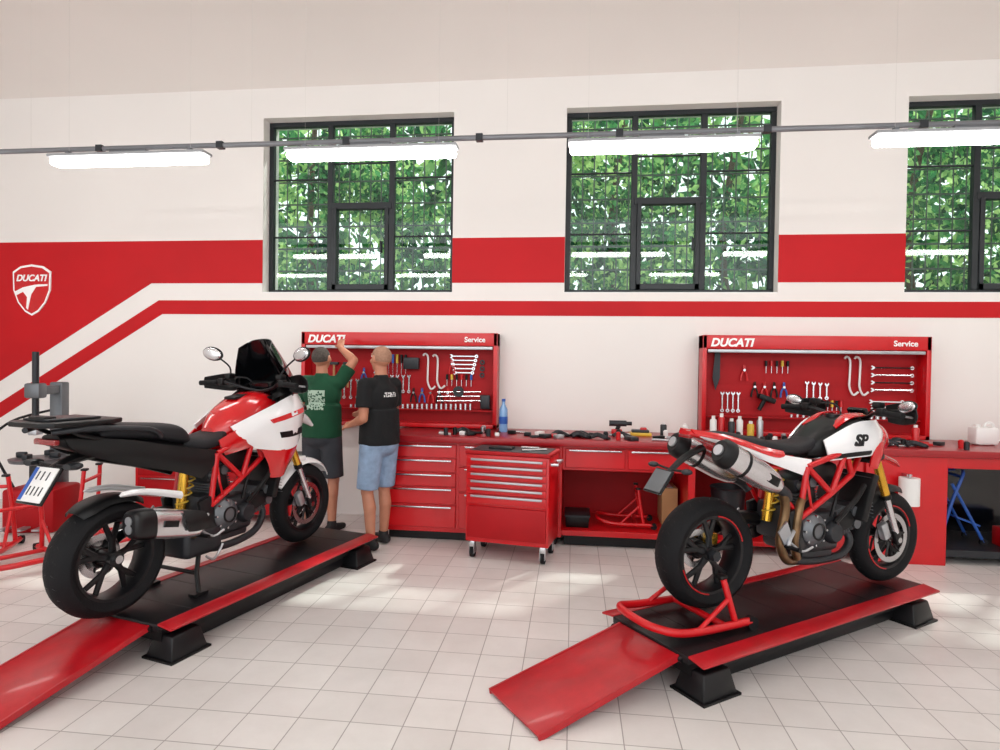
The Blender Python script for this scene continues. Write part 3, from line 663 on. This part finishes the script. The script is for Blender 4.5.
    b.sloft([(-.10,1.0,.08,.03),(-.02,1.01,.12,.045),(.2,.99,.14,.05),(.36,.96,.14,.06),(.43,.93,.11,.04)],'seat',24,2.8)
    b.tube([(.38,-.11,.94),(.40,0,.97),(.38,.11,.94)],.006,'red',6,n=3);b.done()
    b=B('rear_rack',g);b.prism([(-.43,-.11),(-.39,-.17),(-.10,-.17),(-.0,-.11),(-.0,.11),(-.10,.17),(-.39,.17),(-.43,.11)],1.065,1.09,'black',plane='xy',bev=.006)
    b.box((-.24,0,1.098),(.26,.2,.012),'dgrey',bev=.004);b.box((-.34,0,1.105),(.06,.12,.02),'black',bev=.005)
    for s_ in (-1,1):b.tube([(-.32,s_*.12,1.07),(-.24,s_*.12,1.02),(-.1,s_*.1,.98)],.012,'black',8,n=3)
    b.done()
    b=B('plate_holder',g)
    b.tube([(-.08,0,.90),(-.2,0,.88),(-.30,0,.84),(-.34,0,.78)],[.045,.04,.03,.02],'black',10,n=4,sq=.6);X=Matrix.Translation((-.35,0,.775))@Matrix.Rotation(R(32),4,'Y')
    b.M=X;b.box((0,0,0),(.012,.19,.20),'black',bev=.003);b.box((-.009,0,0),(.006,.17,.18),'white',bev=.002);b.box((-.0125,.07,0),(.002,.025,.17),'blue')
    for i,(yy,zz) in enumerate(((-.04,.045),(0.0,.045),(.035,.045),(-.05,-.035),(-.02,-.035),(.01,-.035),(.04,-.035))):b.box((-.0125,yy,zz),(.002,.008,.045),'dgrey')
    b.M=None
    for s_ in (-1,1):
        b.cyl((-.28,0,.86),(-.28,s_*.13,.87),.008,'black',8);b.sloft([(-.32,.87,.03,.015,s_*.15),(-.28,.87,.035,.02,s_*.15),(-.25,.87,.02,.012,s_*.15)],'dgrey',12,2.2,2)
    b.done()
    b=B('windscreen',g);sm=mat('smoked_screen','#0a0b0e',.12,coat=.6,spec=.4)
    b.sheet([[(1.20,-.22,1.08),(1.36,-.15,1.10),(1.44,0,1.11),(1.36,.15,1.10),(1.20,.22,1.08)],[(1.14,-.25,1.27),(1.27,-.16,1.30),(1.34,0,1.31),(1.27,.16,1.30),(1.14,.25,1.27)],[(1.06,-.14,1.49),(1.13,-.09,1.545),(1.16,0,1.56),(1.13,.09,1.545),(1.06,.14,1.49)]],sm,.006)
    b.box((1.16,0,1.20),(.05,.2,.12),'black',rot=(0,R(-25),0),bev=.01);b.box((1.13,0,1.205),(.01,.16,.09),'dark',rot=(0,R(-25),0));b.box((1.10,0,1.12),(.14,.3,.08),'black',bev=.02);b.done()
    bars(g,1.06,1.24,.42,True,.19)
    b=B('stands',g);b.tube([(.50,-.12,.28),(.44,-.16,.12),(.42,-.20,.015)],.014,'black',8);b.tube([(.50,.12,.28),(.44,.16,.12),(.42,.20,.015)],.014,'black',8);b.cyl((.44,-.16,.12),(.44,.16,.12),.012,'black');b.box((.42,-.2,.01),(.1,.05,.016),'black');b.box((.42,.2,.01),(.1,.05,.016),'black')
    b.tube([(.6,-.2,.26),(.5,-.24,.2),(.42,-.26,.24)],.008,'alu',6,n=3);b.done()
    return g
def bike_naked(loc,ang,pitch):
    g=grp('supermoto_motorcycle',loc,(0,pitch,ang));WB=1.5
    wheel('wheel_rear',g,0,.31,.31,.18,'blackm','red',((.07,.11),))
    wheel('wheel_front',g,WB,.302,.30,.12,'blackm','red',((-.055,.16),(.055,.16)))
    engine(g);trellis(g,'red');swing(g,WB);pegs(g);fork(g,(1.19,0,.98),(WB,0,.30),'gold')
    b=B('exhaust',g)
    b.tube([(1.06,-.02,.42),(1.10,-.06,.32),(1.0,-.08,.24),(.8,-.08,.22),(.58,-.10,.24)],.024,'dgrey',14,n=6)
    b.tube([(.58,-.10,.24),(.48,-.13,.27),(.42,-.14,.38),(.44,-.15,.56),(.40,-.16,.68)],.026,'bronze',14,n=6)
    b.tube([(.66,-.1,.62),(.56,-.15,.60),(.515,-.17,.50),(.51,-.16,.36),(.56,-.14,.27)],.024,'bronze',14,n=6)
    for s_ in (-1,1):
        b.tube([(.46,s_*.14,.62),(.42,s_*.16,.66),(.33,s_*.165,.70)],.03,'dgrey',14,n=4)
        P0=V((.36,s_*.165,.70));P1=V((-.10,s_*.185,.91));d=P1-P0
        b.tube([P0,P0+d*.1,P0+d*.3,P0+d*.8,P0+d*.86],[.035,.052,.062,.064,.062],'chrome',24,sq=1.2);b.tube([P0+d*.85,P0+d*.95,P1],[.066,.064,.048],'black',24,sq=1.2);b.cyl(P0+d*.97,P1+d*.02,.03,'alu')
        b.box(P0+d*.25+V((0,s_*.055,0)),(.12,.012,.05),'black',bev=.004,rot=(0,R(24),0))
        b.tube([P0+d*.62,P0+d*.66],[.0655,.0655],'black',24,sq=1.2)
    b.done()
    b=B('bodywork',g)
    b.sloft([(.70,.88,.07,.05),(.80,.92,.12,.09),(.94,.97,.15,.11),(1.08,1.0,.15,.10),(1.18,1.0,.10,.07),(1.22,1.0,.05,.03)],'black',24,2.6)
    b.cyl((.98,0,1.06),(.98,0,1.10),.04,'blackm')
    for s_ in (-1,1):
        b.sheet([[(.76,s_*.12,.95),(.95,s_*.165,1.055),(1.12,s_*.165,1.075),(1.24,s_*.10,1.075)],[(.76,s_*.145,.89),(.95,s_*.19,.95),(1.14,s_*.195,.97),(1.28,s_*.12,.99)],[(.80,s_*.13,.83),(.96,s_*.17,.85),(1.13,s_*.18,.87),(1.24,s_*.13,.92)]],'whbike',.01)
        b.sheet([[(1.13,s_*.19,.93),(1.19,s_*.185,.95),(1.28,s_*.14,.98)],[(1.10,s_*.188,.86),(1.17,s_*.195,.87),(1.25,s_*.15,.89)],[(1.11,s_*.165,.79),(1.16,s_*.175,.78),(1.21,s_*.15,.81)]],'redbike',.012)
        b.sheet([[(.86,s_*.12,1.02),(.98,s_*.13,1.085),(1.12,s_*.12,1.10)],[(.87,s_*.10,1.03),(.98,s_*.10,1.10),(1.12,s_*.09,1.11)],[(.88,s_*.07,1.03),(.98,s_*.07,1.10),(1.12,s_*.06,1.11)]],'redbike',.008)
        b.sheet([[(.78,s_*.138,.862),(.95,s_*.184,.885),(1.08,s_*.194,.895)],[(.80,s_*.14,.85),(.95,s_*.183,.872),(1.08,s_*.193,.882)],[(.81,s_*.137,.84),(.95,s_*.18,.86),(1.07,s_*.19,.87)]],'black',.012)
        b.sheet([[(-.14,s_*.05,.985),(.1,s_*.10,.945),(.35,s_*.13,.88),(.64,s_*.14,.84)],[(-.12,s_*.055,.97),(.1,s_*.115,.92),(.35,s_*.14,.85),(.62,s_*.15,.79)],[(-.08,s_*.05,.955),(.12,s_*.10,.90),(.35,s_*.13,.82),(.58,s_*.14,.75)]],'whbike',.01)
        b.sheet([[(-.17,s_*.04,1.005),(.1,s_*.09,.965),(.3,s_*.12,.91),(.42,s_*.13,.89)],[(-.16,s_*.055,.985),(.1,s_*.112,.945),(.3,s_*.138,.885),(.42,s_*.145,.865)],[(-.14,s_*.06,.975),(.1,s_*.118,.928),(.3,s_*.142,.868),(.38,s_*.148,.855)]],'redbike',.012)
        b.tube([(.6,s_*.13,.79),(.3,s_*.1,.80),(.02,s_*.06,.90)],.012,'red',8)
        b.tube([(.55,s_*.14,.52),(.35,s_*.11,.76)],.012,'red',8)
    b.sloft([(-.18,.985,.045,.015),(0,.955,.09,.03),(.25,.90,.11,.045),(.5,.84,.11,.05)],'redbike',20,2.6)
    b.box((-.17,0,.965),(.03,.09,.02),'lens',bev=.006)
    b.sloft([(1.16,.96,.09,.09),(1.28,.97,.11,.10),(1.38,.95,.09,.085),(1.44,.92,.05,.05)],'redbike',20,2.3)
    b.sloft([(1.36,.93,.07,.05),(1.42,.925,.065,.045),(1.455,.92,.05,.03)],'dark',16,2.2,3)
    b.sloft([(1.20,.87,.07,.02),(1.36,.84,.08,.02),(1.52,.80,.06,.014),(1.62,.76,.02,.006)],'redbike',16,2.2)
    fender(b,WB,.30,.335,70,165,.07,'black')
    b.box((1.22,0,1.10),(.03,.13,.09),'black',rot=(0,R(-30),0),bev=.008);b.box((1.2,0,1.105),(.01,.1,.065),'dark',rot=(0,R(-30),0))
    b.done()
    text('side_lettering','SP',(.93,-.196,.925),.095,'black',g,shear=.3,bold=.003,rot=(R(82),0,R(-2)),ext=.012)
    b=B('seat',g);b.sloft([(-.02,.965,.06,.02),(.1,.955,.10,.035),(.3,.92,.125,.04),(.5,.895,.135,.04),(.68,.905,.10,.04),(.82,.96,.06,.03)],'seat',24,2.8);b.done()
    b=B('plate_holder',g);b.tube([(-.05,0,.90),(-.18,0,.84),(-.30,0,.74),(-.34,0,.68)],[.03,.025,.02,.018],'black',8,n=4,sq=.6)
    X=Matrix.Translation((-.34,0,.72))@Matrix.Rotation(R(35),4,'Y');b.M=X;b.box((0,0,0),(.01,.15,.15),'black',bev=.003);b.box((-.008,0,0.0),(.004,.13,.13),'grey');b.M=None
    for s_ in (-1,1):b.cyl((-.26,0,.78),(-.26,s_*.12,.79),.007,'black',8);b.ell((-.27,s_*.14,.79),(.03,.03,.016),'dgrey')
    b.done()
    bars(g,1.08,1.12,.41,True,.03,.75)
    b=B('rear_brake',g);b.box((.10,.07,.36),(.08,.05,.07),'gold',bev=.01)
    b.lathe([(.001,-.02),(.03,-.02),(.034,0),(.034,.02)],(0,-.08,.31),(0,1,0),'dgrey',6);b.done()
    return g
bike_touring(S(-2.124,3.364,.2),R(68.0)+TH)
bike_naked(S(1.16,3.48,.25),R(23.5)+TH,math.atan(.045/1.5))
# paddock stands
def pstand(loc,ang,hi=.31,name='paddock_stand',k=1):
    g=grp(name,loc,(0,0,ang));b=B('frame',g);b.M=Matrix.Diagonal((k,k,k,1))
    b.tube([(.16,-.2,.045),(-.25,-.21,.05),(-.42,-.16,.08),(-.46,0,.09),(-.42,.16,.08),(-.25,.21,.05),(.16,.2,.045)],.021,'red',12,n=6)
    b.tube([(-.02,-.2,.05),(-.02,.2,.05)],.018,'red')
    for s_ in (-1,1):
        b.tube([(.06,s_*.2,.05),(.02,s_*.19,hi*.55),(.0,s_*.17,hi-.05)],.017,'red',10,n=4);b.tube([(-.2,s_*.21,.05),(.02,s_*.19,hi*.55)],.013,'red')
        b.box((0,s_*.155,hi-.04),(.05,.05,.02),'black',bev=.005)
        b.cyl((.17,s_*.2-.02,.035),(.17,s_*.2+.02,.035),.035,'rubber')
    if hi>.4:b.tube([(0,-.17,hi*.8),(0,.17,hi*.8)],.015,'red')
    b.done();return g
pstand(S(1.13,3.42,.2),R(23.5)+TH,.33)
pstand(S(-3.80,4.85,0),R(150),.52);pstand(S(-4.25,5.1,0),R(115),.66);pstand(S(-3.55,5.4,0),R(200),.7)
pstand((.60,5.78,.15),0,.48,k=.8)
g=grp('tyre_changer',S(-4.3,5.85),(0,0,R(10)));b=B('machine',g)
b.box((0,-.02,.20),(.46,.42,.40),'redd',bev=.03);b.lathe([(.03,0),(.22,.02),(.23,.05),(.05,.06)],(0,-.08,.62),(0,0,1),'grey',32);b.cyl((0,-.08,.38),(0,-.08,.64),.07,'dgrey')
for a in range(4):b.box((.15*math.cos(a*1.57),-.08+.15*math.sin(a*1.57),.7),(.08,.05,.05),'dgrey',rot=(0,0,a*1.57),bev=.008)
b.box((.0,.22,.72),(.12,.12,1.3),'grey',bev=.015);b.box((0,.06,1.30),(.08,.42,.08),'grey',bev=.01);b.cyl((0,-.12,.95),(0,-.12,1.66),.028,'dgrey');b.box((0,-.12,1.30),(.14,.12,.14),'grey',bev=.02);b.box((0,-.12,.92),(.08,.1,.06),'alu',bev=.01)
b.tube([(-.2,-.1,.38),(-.36,-.15,.8),(-.3,.0,1.0),(-.05,.2,1.1)],.012,'black',8,n=5);b.box((.2,.2,.8),(.28,.2,.12),'alu',bev=.02)
for x in (-.15,0,.15):b.box((x,-.28,.06),(.06,.16,.02),'alu',bev=.004)
b.done()
for cx in (-3.98,-3.12):
    g=grp('tool_chest',(cx,6.0,0));b=B('chest',g);b.box((0,0,.36),(.82,.42,.56),'red',bev=.012)
    for i in range(3):
        b.box((0,-.215,.17+i*.17),(.74,.015,.155),'redd',bev=.004);b.box((0,-.232,.235+i*.17),(.66,.018,.012),'steel',bev=.003)
    for x in (-.3,.3):
        for y in (-.15,.15):b.cyl((x-.02,y,.04),(x+.02,y,.04),.04,'rubber')
    b.box((0,0,.65),(.83,.43,.02),'black')
    if cx<-3.5:b.box((-.1,0,.72),(.3,.2,.12),'white',bev=.02)
    b.done()

# ---------------------------------------------------------------- people
def remesh(b,vox,it=3):
    o=b.done(recalc=True,sharp=0);m=o.modifiers.new('r','REMESH');m.mode='VOXEL';m.voxel_size=vox;m.use_smooth_shade=True
    s=o.modifiers.new('s','SMOOTH');s.iterations=it;s.factor=.5
    dg=bpy.context.evaluated_depsgraph_get();me=bpy.data.meshes.new_from_object(o.evaluated_get(dg))
    mt=b.mats[0];o.modifiers.clear();old=o.data;o.data=me;bpy.data.meshes.remove(old)
    me.materials.clear();me.materials.append(mt)
    me.polygons.foreach_set('use_smooth',[True]*len(me.polygons));me.polygons.foreach_set('material_index',[0]*len(me.polygons));me.update();return o
def hand(b,w,d,pn,side,curl):
    # w wrist, d direction, pn palm normal, side = thumb direction
    w=V(w);d=V(d).normalized();pn=V(pn);pn=(pn-d*pn.dot(d)).normalized();t=V(side);t=(t-d*t.dot(d)-pn*t.dot(pn)).normalized()
    b.cap(w,w+d*.03,.026,.026,'skin')
    for k in (-.026,-.009,.009,.026):b.cap(w+d*.02+t*k*.8,w+d*.085+t*k,.015,.013,'skin')
    for k,L in ((.030,.068),(.010,.078),(-.010,.072),(-.030,.056)):
        p=w+d*.088+t*k;q=d
        for i,f in enumerate((.45,.32,.23)):
            a=curl*(i+.6);q=(d*math.cos(a)+pn*math.sin(a));e=p+q*L*f*1.05;b.cap(p,e,.0088-.0006*i,.0084-.0008*i,'skin');p=e
    p=w+d*.03+t*.028;e=p+(d*.6+t*.7+pn*.25).normalized()*.04;b.cap(p,e,.013,.011,'skin');b.cap(e,e+(d*.9+t*.3+pn*.3).normalized()*.03,.0105,.009,'skin')
def person(loc,ang,arms,headrot,mats,legs,hairmode,lean=0):
    g=grp('mechanic',loc,(0,0,ang))
    b=B('body',g)
    b.ell((0,0,.97),(.16,.11,.13),'skin');b.ell((0,.01,1.12),(.15,.11,.17),'skin');b.ell((0,0,1.3),(.165,.108,.16),'skin')
    b.cap((-.145,0,1.41),(.145,0,1.41),.058,.058,'skin');b.cap((0,-.01,1.40),(0,-.01,1.5),.075,.055,'skin')
    HM=Matrix.Translation((0,0,1.53))@Euler(headrot).to_matrix().to_4x4()@Matrix.Translation((0,0,-1.53))
    b.cap((0,-.012,1.45),HM@V((0,-.005,1.57)),.056,.052,'skin')
    b.M=HM
    b.ell((0,-.008,1.655),(.076,.096,.09),'skin');b.ell((0,.03,1.605),(.060,.066,.082),'skin');b.ell((0,.066,1.548),(.03,.028,.024),'skin')
    b.cap((-.035,.078,1.668),(.035,.078,1.668),.014,.014,'skin');b.cap((0,.09,1.655),(0,.112,1.612),.009,.014,'skin');b.cap((-.014,.098,1.608),(.014,.098,1.608),.009,.009,'skin')
    b.cap((-.02,.087,1.577),(.02,.087,1.577),.008,.008,'skin')
    for s_ in (-1,1):b.ell((s_*.08,-.002,1.632),(.011,.02,.034),'skin',rot=(R(-10),0,s_*R(-20)));b.ell((s_*.05,.06,1.61),(.018,.02,.02),'skin')
    b.M=None
    for sh,el,wr,hd,pn,sd,cu in arms:
        b.cap(sh,el,.052,.040,'skin');mid=V(el).lerp(V(wr),.3);b.cap(el,mid,.040,.042,'skin');b.cap(mid,wr,.042,.027,'skin');hand(b,wr,hd,pn,sd,cu)
    for hp,kn,an,toe in legs:
        b.cap(hp,kn,.082,.054,'skin');c=V(kn).lerp(V(an),.32)+V((0,-.018,0));b.cap(kn,c,.050,.055,'skin');b.cap(c,an,.053,.036,'skin')
    remesh(b,.0075,2)
    f=B('face_details',g,M0=HM)
    for s_ in (-1,1):
        f.ell((s_*.031,.083,1.650),(.0135,.010,.009),'white');f.ell((s_*.031,.0915,1.650),(.006,.004,.006),'dark');f.cap((s_*.018,.091,1.669),(s_*.046,.083,1.669),.004,.003,'hair')
    f.cap((-.02,.0945,1.577),(.02,.0945,1.577),.003,.003,'lens');f.done()
    h=B('hair',g,M0=HM);m=hairmode
    # close cropped cap following the skull, open over the face
    bm=bmesh.new();bmesh.ops.create_uvsphere(bm,u_segments=32,v_segments=24,radius=1)
    dl=[v for v in bm.verts if v.co.y>.35+.75*max(0,v.co.z)-.0 and v.co.z<.75 or v.co.z<-.45 or (v.co.y>.12 and v.co.z<.1)]
    bmesh.ops.delete(bm,geom=dl,context='VERTS')
    for v in bm.verts:v.co=V((v.co.x*.0795,v.co.y*.0995-.008,v.co.z*.0935+1.655))
    h.take(bm,m);h.done()
    s=B('tshirt',g);c=mats[0]
    s.ell((0,.0,1.3),(.19,.132,.17),c);s.ell((0,.01,1.14),(.178,.135,.2),c);s.cap((-.145,0,1.405),(.145,0,1.405),.070,.070,c);s.cap((0,-.01,1.40),(0,-.012,1.455),.09,.070,c)
    s.tube([(0,0,1.2),(0,.0,1.0),(0,0,.90)],[.15,.155,.165],c,28)
    s.tube([(-.04,0,1.2),(-.04,0,.895)],[.14,.15],c,28);s.tube([(.04,0,1.2),(.04,0,.895)],[.14,.15],c,28)
    for sh,el,*_ in arms:
        sh=V(sh);el=V(el);s.ell(sh,(.066,)*3,c);s.tube([sh,sh.lerp(el,.35),sh.lerp(el,.68)],[.066,.068,.072],c,20)
    remesh(s,.011,3)
    q=B('shorts',g);c=mats[1]
    q.ell((0,0,.96),(.182,.135,.10),c);q.ell((0,-.03,.90),(.17,.125,.11),c)
    for hp,kn,an,toe in legs:
        hp=V(hp);kn=V(kn);q.ell(hp+V((0,0,-.02)),(.1,.11,.1),c);e=hp.lerp(kn,.93);q.tube([hp,hp.lerp(kn,.5),e],[.105,.098,.094],c,22)
    remesh(q,.011,3)
    q=B('shoes',g)
    for hp,kn,an,toe in legs:
        an=V(an);t=V(toe);d=(t-an);d.z=0;d.normalize();base=V((an.x,an.y,0))
        q.cap(base+d*-.04+V((0,0,.045)),base+d*.06+V((0,0,.042)),.042,.042,'shoe');q.cap(base+d*.06+V((0,0,.04)),base+d*.17+V((0,0,.032)),.042,.030,'shoe');q.cap(base+V((0,0,.05)),base+V((0,0,.095)),.044,.044,'shoe')
    o=remesh(q,.009,3)
    for v in o.data.vertices:v.co.z=max(v.co.z,.004)
    return g
# mechanic in green, seen from behind, right hand up at the board
person((-2.34,5.60,0),R(-6),[((.175,0,1.41),(.28,.08,1.62),(.06,.24,1.74),(-.25,.55,.6),(0,1,-.5),(-1,0,.3),.35),((-.175,0,1.41),(-.27,.1,1.17),(-.17,.33,1.22),(.2,.9,.25),(0,-.3,-1),(1,0,.3),.3)],
 (R(12),0,0),('green','shorts1'),[((-.09,0,.9),(-.11,.02,.49),(-.12,-.02,.08),(-.16,.2,0)),((.09,0,.9),(.11,.03,.49),(.12,-.02,.08),(.16,.2,0))],'hair')
person((-1.66,5.22,0),R(62),[((-.175,0,1.41),(-.21,-.02,1.13),(-.12,.22,1.06),(.1,.95,-.15),(.6,0,-.6),(.2,0,1),.4),((.175,0,1.41),(.22,.05,1.14),(.14,.28,1.12),(-.2,.9,.1),(-.6,0,-.5),(-.2,0,1),.4)],
 (R(6),0,R(-8)),('blackt','denim'),[((-.09,0,.9),(-.11,.03,.49),(-.12,-.03,.08),(-.15,.2,0)),((.09,0,.9),(.10,.04,.49),(.11,.05,.08),(.14,.25,0))],'stub')
# ---------------------------------------------------------------- light
w=bpy.data.worlds.new('sky');SC.world=w;w.use_nodes=True
bg=w.node_tree.nodes['Background'];bg.inputs[0].default_value=(.95,.98,1,1);bg.inputs[1].default_value=1.9
sd=bpy.data.lights.new('sun','SUN');sd.energy=6.5;sd.angle=R(2.2);sd.color=(1,.97,.92)
so=bpy.data.objects.new('sun',sd);SC.collection.objects.link(so);so.location=(5,12,12)
so.rotation_euler=V((-.47,-.55,-.85)).to_track_quat('-Z','Y').to_euler()
# camera
cd=bpy.data.cameras.new('camera');cd.sensor_width=36;cd.lens=22.32;cd.clip_end=200
co=bpy.data.objects.new('camera',cd);SC.collection.objects.link(co)
rm=Matrix.Rotation(TH,4,'Z')@Matrix.Rotation(R(90-.96),4,'X')@Matrix.Rotation(R(.8),4,'Z')
co.matrix_world=Matrix.Translation((0,0,1.6))@rm
SC.camera=co
SC.view_settings.view_transform='Standard'
SC.view_settings.look='None'
